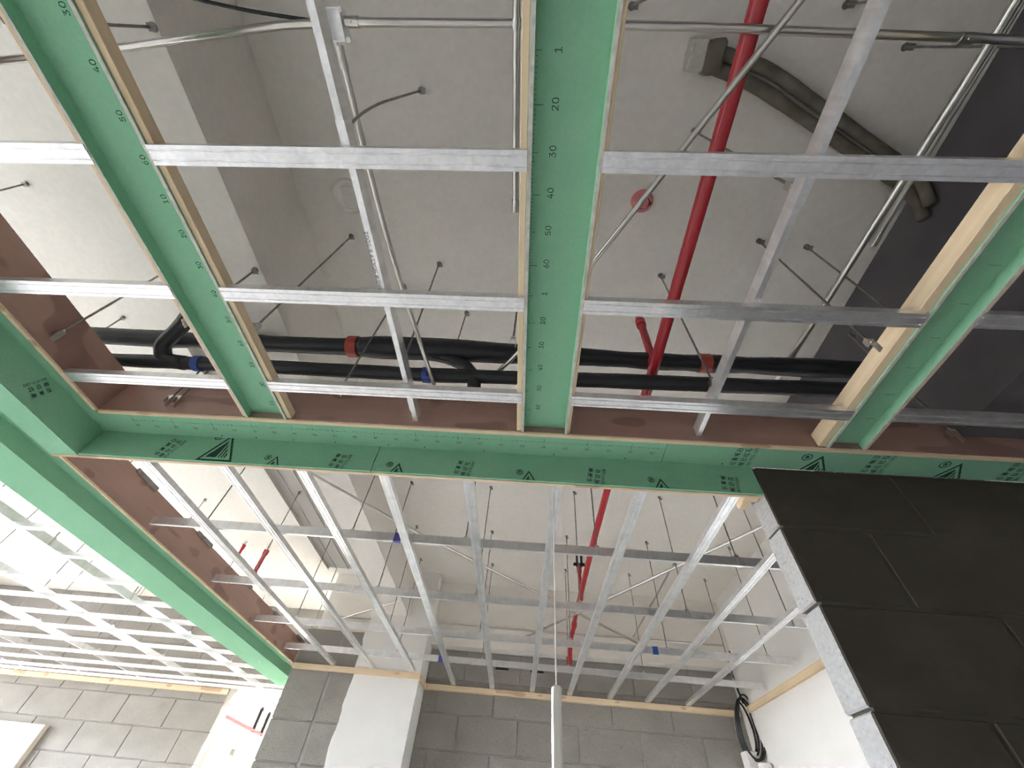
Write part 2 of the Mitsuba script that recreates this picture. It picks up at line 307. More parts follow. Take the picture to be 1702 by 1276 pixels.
part(pier, 'joint_filler', box(-1.915, -1.885, 4.806, 4.83, -1.5, 1.44), 'm_mortar', label='vertical joint line')

# ================================================================== BULKHEADS AND BEAMS OF GREEN BOARD
lt = thing('lintel_bulkhead', 'green gypsum board bulkhead over the opening, stamped with rulers and triangle marks', 'bulkhead')
part(lt, 'plywood_panel', box(-1.88, 3.2, 1.2, 1.215, H + .002, 1.30), 'm_ply', label='reddish brown film-faced plywood')
part(lt, 'plywood_edge', bbox(-1.88, 3.2, 1.197, 1.2155, H - .006, H + .004, .0015), 'm_woodx', label='pale raw plywood edge')
part(lt, 'soffit_board', box(-1.95, .55, 1.2155, 1.337, H, H + .0095), 'm_green'); part(lt, 'soffit_board', box(.553, 3.2, 1.2155, 1.337, H + .001, H + .0105), 'm_green')
part(lt, 'face_board', box(-1.95, -.66, 1.337, 1.347, .988, H + .012), 'm_green'); part(lt, 'face_board', box(-.657, .922, 1.3375, 1.3475, .988, H + .012), 'm_green')
part(lt, 'backing_panel', box(-2.08, .922, 1.3480, 1.362, .992, 1.30), 'm_ply'); part(lt, 'backing_edge', bbox(-2.08, .922, 1.3478, 1.3625, .984, .994, .0015), 'm_woodx', label='pale raw plywood edge along the bottom')
# soffit ruler: upside-down numbers, ticks and a dashed line
ms, xs = [], np.arange(-1.75, .55, .0902)
U, V = (-1, 0, 0), (0, 1, 0); zf = H
for i, x in enumerate(xs):
    n = (int(round((x + .343) / .0902)) - 1) % 6 + 1
    part(lt, 'ruler_number', on_face(text(str(n * 10), .011), (x, 1.283, zf), U, V, .0001), 'm_ink')
    L = .03 if n % 2 == 0 else .008
    ms.append(on_face(strokes([((0, -L / 2), (0, L / 2))], .0012), (x, 1.252, zf), U, V, .0001))
dash = [on_face(strokes([((-.006, 0), (.006, 0))], .001), (x, 1.252, zf), U, V, .0001) for x in np.arange(-1.75, .55, .018)]
part(lt, 'ruler_print', cat(ms + dash), 'm_ink', label='printed ruler ticks and dashed line')
scr = [cyl((x, 1.325, H - .001), (x, 1.325, H + .002), .003, 8) for x in (-1.38, -1.22, -1.05, -.86, -.62, -.46, -.2, .1, .4, .8, 1.2)]
for q in scr: part(lt, 'screw', q, 'm_dark')
for x in (.835, 1.36, 1.88):
    part(lt, 'stamp_print', stamp((x + .018, 1.333, H + .001), (0, -1, 0), (-1, 0, 0), .0002, 4, .024, .0285), 'm_ink', label='dark stamped characters')
    part(lt, 'triangle_print', tri_logo((x + .332, 1.243, H + .001), (1, 0, 0), (0, -1, 0), .0004, .155, .135, cut=.092), 'm_ink', label='stamped triangle mark')
for x in (-1.079, -.549, -.003, .53):
    part(lt, 'triangle_print', tri_logo((x, 1.3365, 1.034), (1, 0, 0), (0, 0, 1), .0003, .105, .09, cut=.045), 'm_ink', label='stamped triangle mark')
    part(lt, 'stamp_print', stamp((x + .255, 1.3365, .994), (.18, 0, .983), (-.983, 0, .18), .0003, 3, .02, .026), 'm_ink', label='dark stamped characters')
part(lt, 'triangle_print', tri_logo((-1.34, 1.3365, 1.14), (1, 0, 0), (0, 0, 1), .0003, .16, .15, top_cut=.022), 'm_ink', label='large stamped triangle mark')
part(lt, 'stamp_print', stamp((-1.60, 1.3365, 1.0), (.25, 0, .968), (-.968, 0, .25), .0003, 4, .02, .026), 'm_ink', label='dark stamped characters')
single('timber_block', cat([bbox(.86, .92, 1.37, 1.40, .99, 1.02), bbox(.875, .905, 1.37, 1.47, 1.0, 1.03)]), 'm_wood', 'short offcut of pale timber fixed behind the bulkhead at the top of the block jamb', 'timber block')

lb = thing('side_bulkhead', 'green board bulkhead along the left of the near ceiling, under a brown plywood panel', 'bulkhead')
part(lb, 'plywood_panel', box(-1.895, -1.88, -3.4, 1.2, H + .002, 1.315), 'm_ply', label='brown film-faced plywood')
part(lb, 'plywood_edge', bbox(-1.896, -1.878, -3.4, 1.197, H - .006, H + .004, .0015), 'm_woodx', label='pale raw plywood edge')
part(lb, 'soffit_board', box(-1.95, -1.896, -3.4, 1.2150, H, H + .0095), 'm_green')
part(lb, 'face_board', box(-1.96, -1.95, -3.4, 1.3365, .988, H + .01), 'm_green')
part(lb, 'underside_board', box(-2.075, -1.952, -3.4, 1.3465, .985, .988 + .0095), 'm_green')
part(lb, 'back_board', box(-2.085, -2.075, -3.4, 1.347, .985, 1.3), 'm_green')
for y in (.35, .72, 1.05): part(lb, 'stamp_print', stamp((-1.9495, y, 1.09), (0, -.3, -.954), (0, .954, -.3), .0003, 3, .018, .026), 'm_ink', label='faint stamped characters')

lbm = thing('long_beam', 'long green board beam running to the block pier, between the far room and the left room', 'beam')
part(lbm, 'plywood_panel', box(-2.325, -2.31, -1.0, 4.79, H + .002, 1.315), 'm_ply', label='pinkish brown plywood panel')
part(lbm, 'plywood_edge', bbox(-2.326, -2.308, -1.0, 4.79, H - .006, H + .004, .0015), 'm_woodx', label='pale raw plywood edge')
part(lbm, 'soffit_strip', box(-2.40, -2.326, -1.0, 4.79, H, H + .0095), 'm_green')
ys = [-1.0, 1.0, 3.05, 3.9, 4.45, 5.2]
for a, b in zip(ys, ys[1:]): part(lbm, 'face_board', box(-2.41, -2.40, a + .001, b - .001, 1.05, H + .01), 'm_green')
part(lbm, 'underside_board', box(-2.675, -2.402, -1.0, 5.4, 1.047, 1.0565), 'm_green'); part(lbm, 'back_board', box(-2.685, -2.675, -1.0, 5.4, 1.047, 1.3), 'm_green')
for y in (1.9, 2.6, 3.3, 4.0, 4.6): part(lbm, 'dark_bar', bbox(-2.309, -2.297, y, y + .20, 1.30, 1.325), 'm_rod', label='dark bar on the plywood top')  # short dark bars along the plywood top edge
part(lbm, 'screw', cyl((-2.53, 4.55, 1.0455), (-2.53, 4.55, 1.05), .012, 10), 'm_white', label='white filled screw spot')

# ================================================================== GREEN SLOTS
def slot(name_label, xl, xr, wl_, wr_, gl, gr, y0, y1, zwl, zwr):
    """Recessed strip of green board between gypsum fins and timber battens. xl..xr outer, wl_/wr_ timber widths, gl/gr fin widths."""
    t = thing('slot_channel', name_label, 'ceiling slot')
    a, b = xl + wl_ + gl, xr - wr_ - gr
    part(t, 'board', box(a - .004, b + .004, y0, y1, 1.154, 1.1635), 'm_green')
    for (p, q) in ((xl + wl_, a), (b, xr - wr_)):
        part(t, 'fin', box(p, q, y0, y1, H + .0012, 1.154), 'm_green'); part(t, 'fin_edge', box(p, q, y0, y1, H, H + .0012), 'm_gyp', label='raw pale gypsum edge')
    part(t, 'timber_strip', bbox(xl, xl + wl_, y0, y1, H + .006, zwl, .0015), 'm_wood'); part(t, 'timber_strip', bbox(xr - wr_, xr, y0, y1, H + .006, zwr, .0015), 'm_wood')
    return t, a, b
LEFTS = slot('green board slot at the left, deeply shaded, between the left and second grid bays', -1.228, -1.013, .017, .020, .010, .010, -.9, 1.197, 1.163, 1.163)
MIDS = slot('green board slot in the middle of the near ceiling with ruler numbers down its length', -.0605, .1555, .018, .011, .0115, .0095, -.9, 1.197, 1.165, 1.165)
RIGHTS = slot('green board slot at the right with a bright yellow timber side', 1.128, 1.318, .030, .014, .010, .010, -.9, 1.197, 1.188, 1.165)
def slot_print(t, xnum, xt, ys, nums, L, h=.0165):
    ms = []
    for y, s in zip(ys, nums): part(t, 'ruler_number', on_face(text(s, h), (xnum, y, 1.154), (0, -1, 0), (-1, 0, 0), .0001), 'm_ink')
    ms = []
    for i, y in enumerate(np.arange(ys[0], ys[-1] + .05, .01)):
        w = L if i % 10 == 0 and (i // 10) % 2 else (.012 if i % 10 == 0 else .003)
        ms.append(on_face(strokes([((0, 0), (w, 0))], .0012), (xt, y, 1.154), (1, 0, 0), (0, -1, 0), .0001))
    part(t, 'tick_print', cat(ms), 'm_ink', label='ruler ticks')
y0 = .093 - .0975; seq = ['1', '20', '30', '40', '50', '60']
slot_print(MIDS[0], .0205, MIDS[1] + .002, [.002 + .0985 * i for i in range(12)], [seq[i % 6] for i in range(12)], .022)
seq2 = ['30', '40', '50', '60', '10', '20']
slot_print(LEFTS[0], -1.092, LEFTS[1] + .13, [-.068 + .1005 * i for i in range(13)], [seq2[i % 6] for i in range(13)], .004, .0155)
ms = [on_face(strokes([((0, 0), (.03, 0))], .001), (RIGHTS[2] - .045, y, 1.154), (1, 0, 0), (0, -1, 0), .0001) for y in (.46, .58, .70, .82, .94, 1.06)]
part(RIGHTS[0], 'tick_print', cat(ms), 'm_ink', label='ruler ticks across the board')

# ================================================================== FURRING BATTENS
BAT = strip([(-.018, .0262), (-.0236, .0262), (-.0236, .0005), (-.0145, .0005), (-.0130, .0030), (-.0105, .0030), (-.0090, .0005), (.0090, .0005), (.0105, .0030), (.0130, .0030), (.0145, .0005), (.0236, .0005), (.0236, .0262), (.018, .0262)], .0009)
def batten(p0, p1, label, group, splice=None):
    t = thing('furring_batten', label, 'furring batten', group)
    part(t, 'channel', profile(BAT, p0, p1), 'm_galv')
    d = np.array(p1, float) - p0; d /= np.linalg.norm(d)
    for e, s in ((np.array(p0, float), 1), (np.array(p1, float), -1)):
        part(t, 'end_tab', profile(shapely.box(-.0225, .001, .0225, .024), e + d * s * .004, e + d * s * .0055), 'm_galv')
    if splice is not None:
        c = np.array(p0) + d * splice
        part(t, 'splice', profile(strip([(-.0246, .02), (-.0246, -.0005), (.0246, -.0005), (.0246, .02)], .001), c - d * .05, c + d * .05), 'm_galv', label='overlapping splice')
ROWS = ((.2145, 'top row'), (.6160, 'middle row'), (1.0125, 'bottom row'))
BAYS = ((-1.878, -1.205, 'left of the left green slot'), (-1.033, -.0425, 'between the left and middle green slots'), (.1445, 1.157, 'between the middle and right green slots'), (1.305, 3.2, 'right of the right green slot'))
for y, rn in ROWS:
    for a, b, bn in BAYS:
        batten((a, y, H - .003), (b, y + (.006 if a > .1 else 0), H - .003), f'galvanized furring batten of the near grid, {rn}, {bn}', 'near grid battens')
FARX = [-1.885, -1.485, -1.095, -.690, -.285, .132, .516, .927, 1.310, 1.710]
ORD = ['first', 'second', 'third', 'fourth', 'fifth', 'sixth', 'seventh', 'eighth', 'ninth', 'tenth', 'eleventh', 'twelfth', 'thirteenth', 'fourteenth', 'fifteenth', 'sixteenth']
for i, x in enumerate(FARX):
    ye = 4.752 if i < 3 else 5.10
    batten((x, 1.368, H), (x + (.03 if i == 2 else 0), ye, H), f'galvanized batten running away in the far room grid, {ORD[i]} from the left', 'far grid battens', splice=[1.9, 2.4, 1.7, 1.9, 2.0, 1.1, None, 2.2, 2.1, 2.3][i])
LEFTY = [1.20, 1.575, 1.945, 2.335, 2.71, 3.11, 3.52, 3.91, 4.30, 4.69, 5.13, 5.54, 5.91, 6.16]
for i, y in enumerate(LEFTY):
    batten((-10.9, y, H + .0), (-2.70, y - .02, H), f'bright galvanized batten of the left room grid, {ORD[len(LEFTY) - 1 - i]} from the block wall', 'left grid battens')
batten((-3.75, 6.6, H), (-2.3, 6.6, H), 'galvanized batten over the bright gap, nearest the left room', 'gap battens'); batten((-3.75, 7.0, H), (-2.3, 7.0, H), 'galvanized batten over the bright gap, middle one', 'gap battens'); batten((-3.75, 7.4, H), (-2.3, 7.4, H), 'galvanized batten over the bright gap, farthest', 'gap battens')

# ================================================================== CARRIERS (C channels 50 x 19)
CAR = strip([(-.0085, .044), (-.0085, .0494), (.009, .0494), (.009, .0006), (-.0085, .0006), (-.0085, .006)], .0012)
CARM = shapely.affinity.scale(CAR, -1, 1, origin=(0, 0))
ZK = H + .0275
def carrier(p0, p1, label, group, web=1, tapes=(), splices=()):
    t = thing('carrier_channel', label, 'carrier channel', group)
    part(t, 'channel', profile(CAR if web > 0 else CARM, p0, p1), 'm_galv')
    p0 = np.array(p0, float); d = np.array(p1) - p0; L = np.linalg.norm(d); d /= L
    for s in splices: part(t, 'splice_sleeve', profile(strip([(-.0108, .03), (-.0108, -.0012), (.0108, -.0012), (.0108, .03)], .0014), p0 + d * (s - .035), p0 + d * (s + .035)), 'm_galv', label='sleeve over a joint')
    for s, mt in tapes: part(t, 'tape', profile(shapely.box(-.0112, -.0015, .0112, .052), p0 + d * (s - .022), p0 + d * (s + .022)), mt, label='blue tape')
    return t
r1 = carrier((-.536, -.9, ZK), (-.487, 1.195, ZK), 'bright white carrier channel with printed size, crossing the near bays left of the middle slot', 'near carriers', web=-1, splices=(1.07, 2.0))
m = text('DXG # 50X19 6 1001', .012); m.apply_scale([.19 / m.extents[0], 1, 1])
part(r1, 'size_print', on_face(m, (-.5095, .505, ZK), (-.0234, -.9997, 0), (-.9997, .0234, 0), .0004), 'm_inkblack', label='printed size 50X19')
carrier((.660, -.9, ZK), (.674, 1.195, ZK), 'galvanized carrier channel crossing the near bays right of the middle slot', 'near carriers', web=1, splices=(1.18, 1.52))
for i, (y, x1, tp) in enumerate(((2.225, 1.92, [(1.53, 'm_purpletape')]), (3.005, 1.93, []), (3.755, 2.19, [(3.38, 'm_bluetape')]), (4.45, 2.22, [(1.53, 'm_purpletape')]))):
    carrier((-2.29, y - .012, ZK), (x1, y + .01, ZK), f'dark galvanized carrier channel across the far room, {ORD[i]} from the green bulkhead', 'far carriers', web=-1, tapes=tp)
for i, x in enumerate((-3.27, -4.07, -4.85, -5.65, -6.45)):
    carrier((x, -.5, ZK), (x, 6.235, ZK), f'carrier channel running away in the left room grid, {ORD[i]} from the green beam', 'left carriers', web=-1)
carrier((-2.98, 6.45, ZK), (-2.98, 8.0, ZK), 'carrier channel above the bright gap behind the left room', 'gap carriers', web=-1)

# ================================================================== WALL TIMBERS
def ledger(p, label, mat='m_woodx'):
    single('ledger_batten', p, mat, label, 'timber ledger')
ledger(bbox(-1.0, 2.22, 5.105, 5.15, 1.072, 1.119), 'pale timber ledger along the far block wall under the batten ends')
ledger(bbox(-2.29, -.985, 4.755, 4.786, 1.072, 1.119), 'pale timber ledger across the block pier and white column')
ledger(bbox(-1.0, -.972, 4.787, 5.104, 1.068, 1.112), 'short timber ledger on the side of the white column', 'm_wood')
ledger(bbox(2.222, 2.26, 3.0, 4.94, 1.072, 1.119), 'timber ledger on the white side wall by the block jamb', 'm_wood')
for a, b in ((-10.9, -5.09), (-5.086, -3.68)): ledger(bbox(a, b, 6.195, 6.24, 1.066, 1.119), 'left length of pale timber ledger on the left room block wall' if a < -6 else 'right length of pale timber ledger on the left room block wall')

# ================================================================== HANGER RODS
def rod(top, bot, label, group, r=.0036, clip=True, bend=None):
    t = thing('hanger_rod', label, 'hanger rod', group); top, bot = np.array(top, float), np.array(bot, float)
    pts = [top, bot] if bend is None else [top, *bend, bot]
    part(t, 'rod', tube(resample(fillet(pts, .1), .05) if bend else pts, r, 7), 'm_rod', True)
    part(t, 'anchor', cat([cyl(top - [0, 0, .003], top, .014, 10), cyl(top - [0, 0, .013], top - [0, 0, .003], .0085, 6), box(top[0] - .004, top[0] + .022, top[1] - .011, top[1] + .011, top[2] - .022, top[2] - .019)]), 'm_rod')
    if clip:
        b = bot
        part(t, 'clip', cat([box(b[0] - .011, b[0] + .011, b[1] - .009, b[1] + .009, b[2] - .003, b[2] + .001), box(b[0] + .0108, b[0] + .0125, b[1] - .009, b[1] + .009, b[2] - .055, b[2] + .001),
                             cyl(b + [0, 0, .001], b + [0, 0, .010], .007, 6), cyl(b - [0, 0, .012], b - [0, 0, .003], .007, 6), box(b[0] - .0125, b[0] - .011, b[1] - .009, b[1] + .009, b[2] - .03, b[2] + .001)]), 'm_steel')
q = ZS / 2.16
def near(x, y, z, label, zb=1.205, clip=True): rod((x, y, z), (x, y, zb), label, 'near hanger rods', .0042, clip)
near(-1.27, -.052, 1.63, 'hanger rod on the beam at the top left, beside the left green slot')
near(-2.74, .551, ZS, 'hanger rod on the slab at the left edge, above the top row batten')
rod((-.549, .140, ZS), (-.52, .158, 1.21), 'bent hanger rod reaching the white carrier just above the top row batten', 'near hanger rods', .0042, True, bend=[(-.553, .138, 1.55), (-.545, .15, 1.35)])
near(-1.032, .785, ZS, 'hanger rod between the left slot and the white carrier, above the middle row batten')
near(-1.283, .768, 1.63, 'hanger rod on the beam just right of the left slot')
near(-2.735, 1.365, ZS, 'short looking hanger rod above the left end of the black pipes')
near(-1.865, .856, ZS, 'long hanger rod ending against the left plywood panel')
rod((-.563, .927, ZS), (-.498, .908, 1.21), 'leaning hanger rod crossing a conduit to the white carrier by the black pipes', 'near hanger rods', .0042)
near(.668, .955, ZS, 'hanger rod left of the red pipe, ending on the right carrier by the black pipes')
near(1.115, .752, ZS, 'hanger rod right of the right carrier, ending beside the yellow timber')
near(1.36, .775, ZS, 'thin hanger rod in front of the dark beam', zb=1.25, clip=False)
near(.655, .278, ZS, 'hanger rod meeting the right carrier below the top row batten')
near(1.37, -.006, ZS, 'hanger rod at the upper right beside the paired conduits')
near(1.09, -.125, ZS, 'hanger rod at the very top right')
near(.306, -.124, ZS, 'hanger rod right of the middle slot at the top edge')
near(-.43, 1.235, ZS, 'hanger rod left of the middle slot, just above the upper black pipe', zb=1.64, clip=False)
near(-.094, .93, ZS, 'short rod beside the middle slot timber in the middle bay', zb=1.40)
near(-.79, 1.070, ZS, 'hanger rod crossing the lower black pipe left of the white carrier')
near(-1.60, 1.184, ZS, 'hanger rod against the front plywood at the left bay, left of its pair')
near(-1.56, 1.184, ZS, 'hanger rod against the front plywood at the left bay, right of its pair')
near(1.645, 1.15, 1.9, 'pale hanger rod in front of the brown plywood right of the right slot')
far = {}
for (x, y, k) in [(-1.97, 2.225, 0), (-1.05, 2.225, 0), (-.36, 2.225, 0), (.41, 2.225, 0), (1.20, 2.225, 0), (-2.02, 3.0, 1), (-1.06, 3.0, 1), (-.34, 3.0, 1), (.40, 3.0, 1), (1.14, 3.0, 1), (1.83, 3.0, 1),
                  (-1.95, 3.75, 2), (-1.13, 3.75, 2), (-.353, 3.75, 2), (.40, 3.75, 2), (1.19, 3.76, 2), (1.99, 3.76, 2), (-2.1, 4.45, 3), (-1.19, 4.45, 3), (-.37, 4.45, 3), (.45, 4.46, 3), (1.15, 4.46, 3), (1.97, 4.46, 3)]:
    far[k] = far.get(k, 0) + 1
    zt = 1.63 if -1.557 < x < -1.257 else (1.945 if x < -1.85 and y < 4.45 else ZS)
    rod((x, y, zt), (x, y, 1.205), f'thin rod on the {ORD[k]} far room carrier from the bulkhead, {ORD[far[k] - 1]} from left', 'far hanger rods', .004)
for j, x in enumerate((-3.27, -4.07, -4.85)):
    for i, y in enumerate((2.6, 3.5, 4.4, 5.3)):
        rod((x, y, ZS), (x, y, 1.205), f'thin rod on the {ORD[j]} left room carrier from the beam, {ORD[3 - i]} from block wall', 'left hanger rods', .004)

# ================================================================== CONDUITS AND BOXES
def conduit(pts, label, r=.0115, couple=(), rr=.08):
    t = thing('conduit', label, 'conduit', None)
    P = fillet(pts, rr) if len(pts) > 2 else np.array(pts, float)
    part(t, 'tube', tube(P, r, 14), 'm_steel', 40)
    for a, b in couple: part(t, 'coupling', cat([cyl(a, b, r * 1.28, 14), cyl(np.array(a) * .5 + np.array(b) * .5, np.array(a) * .5 + np.array(b) * .5 + [0, 0, -r * 1.6], .003, 8)]), 'm_steel', 40)
    return t
ZJ = 1.43
jb = thing('junction_box', 'square steel junction box on the conduits at the top, left of the middle slot', 'junction box')
jm = cat([box(-.620, -.560, -.084, -.014, ZJ + .022, ZJ + .024), box(-.620, -.618, -.084, -.014, ZJ - .022, ZJ + .022), box(-.562, -.560, -.084, -.014, ZJ - .022, ZJ + .022), box(-.620, -.560, -.084, -.082, ZJ - .022, ZJ + .022), box(-.620, -.560, -.016, -.014, ZJ - .022, ZJ + .022)])
part(jb, 'case', jm, 'm_galv')
for x, y in ((-.628, -.080), (-.592, -.013), (-.559, -.080), (-.551, -.018)): part(jb, 'ear', cat([cyl((x, y, ZJ - .021), (x, y, ZJ - .016), .007, 8), cyl((x, y, ZJ - .0225), (x, y, ZJ - .0205), .0035, 8)]), 'm_steel')
conduit([(-.556, -.055, ZJ), (-.02, -.051, ZJ), (.35, -.045, ZJ + .002), (1.32, -.014, ZJ + .01)], 'bright conduit running across the top from the junction box to the right', r=.0105, couple=(((-.556, -.055, ZJ), (-.52, -.055, ZJ)), ((1.05, -.021, ZJ + .008), (1.085, -.02, ZJ + .008))), rr=.02)
conduit([(-.589, -.006, ZJ), (-.555, .53, 1.40), (-.447, 1.157, 1.342)], 'bright conduit from the junction box down to the black pipes, beside the white carrier', r=.009, couple=(((-.589, -.006, ZJ), (-.586, .048, ZJ - .003)),), rr=.5)
conduit([(-.624, -.053, ZJ), (-.73, -.050, ZJ), (-1.25, .0, ZJ - .005), (-1.66, .030, ZJ - .01)], 'bright conduit running left from the junction box behind the left slot', r=.0105, rr=.1)
conduit([(-.090, -.9, 1.425), (-.090, .424, 1.425)], 'short bright conduit stub beside the middle slot, ending in a coupling', r=.0098, couple=(((-.090, .388, 1.425), (-.090, .428, 1.425)), ((-.090, -.062, 1.425), (-.090, -.04, 1.425))))
conduit([(.64, -.15, 1.39), (.421, .220, 1.408), (.205, .590, 1.427), (-.079, 1.045, 1.447), (-.215, 1.21, 1.455)], 'conduit slanting across the smoke detector and red pipe, on behind the middle slot', r=.0098, rr=.2)
conduit([(1.272, -.3, 1.6), (1.262, 0, 1.6), (1.225, .6, 1.6), (1.185, 1.32, 1.6)], 'longer, left one of two parallel conduits in front of the dark beam', r=.0125)
conduit([(1.30, -.3, 1.62), (1.282, .24, 1.62), (1.282, .575, 1.62)], 'right one of two parallel conduits in front of the dark beam, ending short', r=.0105, couple=(((1.282, .545, 1.62), (1.282, .58, 1.62)),))
single('cable', tube(fillet([(-1.18, -.145, ZJ + .018), (-.86, -.082, ZJ + .010), (-.63, -.056, ZJ + .018)], .2), .0045, 8), 'm_cable', 'thin dark cable meeting the junction box from the left', 'cable', smooth=True)
conduit([(-1.62, 2.10, 1.60), (-.908, 2.89, 1.60), (.271, 4.0, 1.60), (1.274, 4.96, 1.60)], 'conduit slanting down to the right across the far room slab', r=.0115, rr=.2)
conduit([(1.70, 2.33, 1.572), (.671, 3.96, 1.572), (.02, 4.97, 1.572)], 'conduit slanting down to the left across the far room, crossing the red pipe', r=.0115, rr=.2)
conduit([(1.203, 3.05, 1.63), (1.20, 4.85, 1.63)], 'thin conduit running straight back at the right of the far room', r=.008)
conduit([(-2.15, 4.995, 1.645), (2.2, 4.997, 1.66)], 'conduit running across the far room just in front of the far wall', r=.010)
conduit([(-2.05, 4.87, 1.57), (-1.226, 4.215, 1.57)], 'short slanted conduit at the back left of the far room', r=.009)

# mud-covered box with two cast-in pipes
mbx = thing('ceiling_box', 'mud-splashed square box hanging from the slab beside the red pipe', 'ceiling box')
part(mbx, 'case', cat([bbox(.545, .61, -.035, .072, 2.05, ZS, .006)]), 'm_gyp', label='pale left side of the box')
mm = bbox(.606, .68, -.03, .08, 2.045, ZS, .01)
for _ in range(3): mm = mm.subdivide()
mm.vertices += (meshkit.fbm(mm.vertices * 30, 3) - .5)[:, None] * np.array([.02, .02, .02]); part(mbx, 'muddy_side', mm, 'm_mud', True, label='dark muddy side')
def castpipe(pts, r, label):
    P = resample(fillet(pts, .15), .03); R = r * (1 + .18 * (meshkit.noise(P * 14) - .5)); single('cast_pipe', tube(P, R, 12), 'm_mud', label, 'pipe', smooth=True)
castpipe([(.67, .012, 2.085), (.86, .055, 2.085), (1.68, .44, 2.085), (1.69, .52, 1.96)], .024, 'upper of two mortar-caked pipes running from the muddy box to the dark beam')
castpipe([(.67, .062, 2.08), (.84, .112, 2.08), (1.68, .502, 2.08), (1.69, .575, 1.95)], .024, 'lower of two mortar-caked pipes running from the muddy box to the dark beam')

# smoke detector and round ceiling plate
sd = thing('smoke_detector', 'round pink-covered smoke detector on the slab behind the slanting conduit', 'smoke detector'); sx, sy = .488, .571
prof = [(0, -.046), (.018, -.046), (.026, -.043), (.028, -.036), (.040, -.034), (.048, -.024), (.053, -.012), (.053, 0)]
m = trimesh.creation.revolve(np.array(prof)[::-1], sections=32); m.apply_translation([sx, sy, ZS]); part(sd, 'housing', m, 'm_pink', 30)
part(sd, 'groove', trimesh.creation.annulus(.0272, .0298, .002, sections=28).apply_translation([sx, sy, ZS - .0365]), 'm_dark', label='dark ring groove')
part(sd, 'indicator', on_face(strokes([((0, 0), (.012, 0)), ((.012, 0), (.012, -.01)), ((.012, -.01), (.003, -.012))], .004), (sx + .026, sy - .002, ZS - .0375), (1, 0, 0), (0, -1, 0), .0004), 'm_dark', label='dark indicator mark')
rp = thing('ceiling_plate', 'faint round white plate on the slab behind the white carrier', 'ceiling plate'); px_, py_ = -.990, .577
m = trimesh.creation.revolve(np.array([(0, -.012), (.058, -.012), (.066, -.02), (.078, -.016), (.084, 0)])[::-1], sections=36); m.apply_translation([px_, py_, ZS]); part(rp, 'disc', m, 'm_slab', 30)
part(rp, 'insert', bbox(px_ - .025, px_ + .04, py_ - .05, py_ + .06, ZS - .02, ZS - .008, .006), 'm_slab')

# ================================================================== RED SPRINKLER PIPES
rd = thing('sprinkler_pipe', 'long red sprinkler pipe running from the near ceiling to the far wall', 'sprinkler pipe')
part(rd, 'pipe', tube(fillet([(.538, -.9, 1.475), (.540, 1.50, 1.475), (.535, 1.75, 1.66), (.532, 3.2, 1.66), (.546, 4.55, 1.66), (.56, 4.86, 1.66), (.535, 4.95, 1.60), (.515, 4.97, 1.38)], .08), .0235, 18), 'm_redpipe', True)
part(rd, 'end_fitting', cyl((.515, 4.97, 1.36), (.515, 4.97, 1.42), .032, 14), 'm_redpipe', 40)
part(rd, 'coupling', cyl((.552, 4.70, 1.66), (.556, 4.78, 1.66), .031, 16), 'm_redpipe', 40)
def riser(x, y, z0, z1, label, r=.019, mat='m_redpipe'):
    t = thing('sprinkler_riser', label, 'sprinkler riser')
    part(t, 'pipe', cyl((x, y, z0), (x, y, z1), r, 14), mat, 40); part(t, 'coupling', cyl((x, y, z1 - .05), (x, y, z1), r * 1.35, 14), mat, 40); part(t, 'coupling', cyl((x, y, z0 + .02), (x, y, z0 + .05), r * 1.3, 14), mat, 40)
    part(t, 'sprinkler_head', cat([cyl((x, y, z1), (x, y, z1 + .03), .009, 8), cyl((x, y, z1 + .03), (x, y, z1 + .034), .02, 10)]), 'm_steel')
riser(.550, 1.112, 1.49, 1.89, 'short red upright branch beside the red pipe above the black pipes')
riser(.556, 4.10, 1.66, 1.98, 'red upright branch of the far room with a dark clamp at its top')
single('pipe_clamp', cat([box(.50, .615, 4.085, 4.115, 2.0, 2.02), box(.53, .545, 4.07, 4.13, 1.99, ZS), box(.575, .59, 4.07, 4.13, 1.99, ZS)]), 'm_dark', 'dark clamp bracket above the red branch of the far room', 'pipe clamp')
riser(-3.21, 4.34, 1.90, 2.08, 'thin red sprinkler stub above the plywood at the left of the far room', .014); riser(-2.98, 4.43, 1.78, 2.08, 'thicker dark red sprinkler stub right of the thin one above the plywood', .022)
rf = thing('fire_pipe', 'red pipe with two dark drop legs on the bright wall in the gap', 'fire pipe')
part(rf, 'pipe', cyl((-3.72, 6.45, .905), (-3.72, 7.66, .897), .018, 12), 'm_redpipe', 40)
for a, b in ((7.355, .025), (7.63, .03)): part(rf, 'leg', box(-3.735, -3.705, a - b / 2, a + b / 2, .88, 1.16), 'm_dark', label='dark drop leg')

# ================================================================== BLACK INSULATED PIPES
def insul(pts, r, label, seed, amp=.10):
    t = thing('insulated_pipe', label, 'insulated pipe'); P = resample(fillet(pts, .12, 7), .025)
    R = r * (1 + amp * (meshkit.noise(P * np.array([7, 7, 7]) + seed) - .5) * 2)
    P = P + (meshkit.noise(P * 3.1 + seed + 9)[:, None] - .5) * np.array([0, .02, .02]); part(t, 'sleeve', tube(P, R, 18), 'm_rubber', True)
    return t
ua = insul([(-2.8, 1.128, 1.57), (-1.02, 1.135, 1.57), (-.3, 1.12, 1.57), (.5, 1.14, 1.57), (1.58, 1.14, 1.57)], .042, 'upper black insulated pipe, thicker, above the front plywood', 3)
lo = insul([(-2.9, 1.144, 1.40), (-1.16, 1.144, 1.40), (-.48, 1.15, 1.40), (.3, 1.135, 1.40), (1.56, 1.125, 1.40)], .032, 'lower black insulated pipe, thinner, above the front plywood', 11)
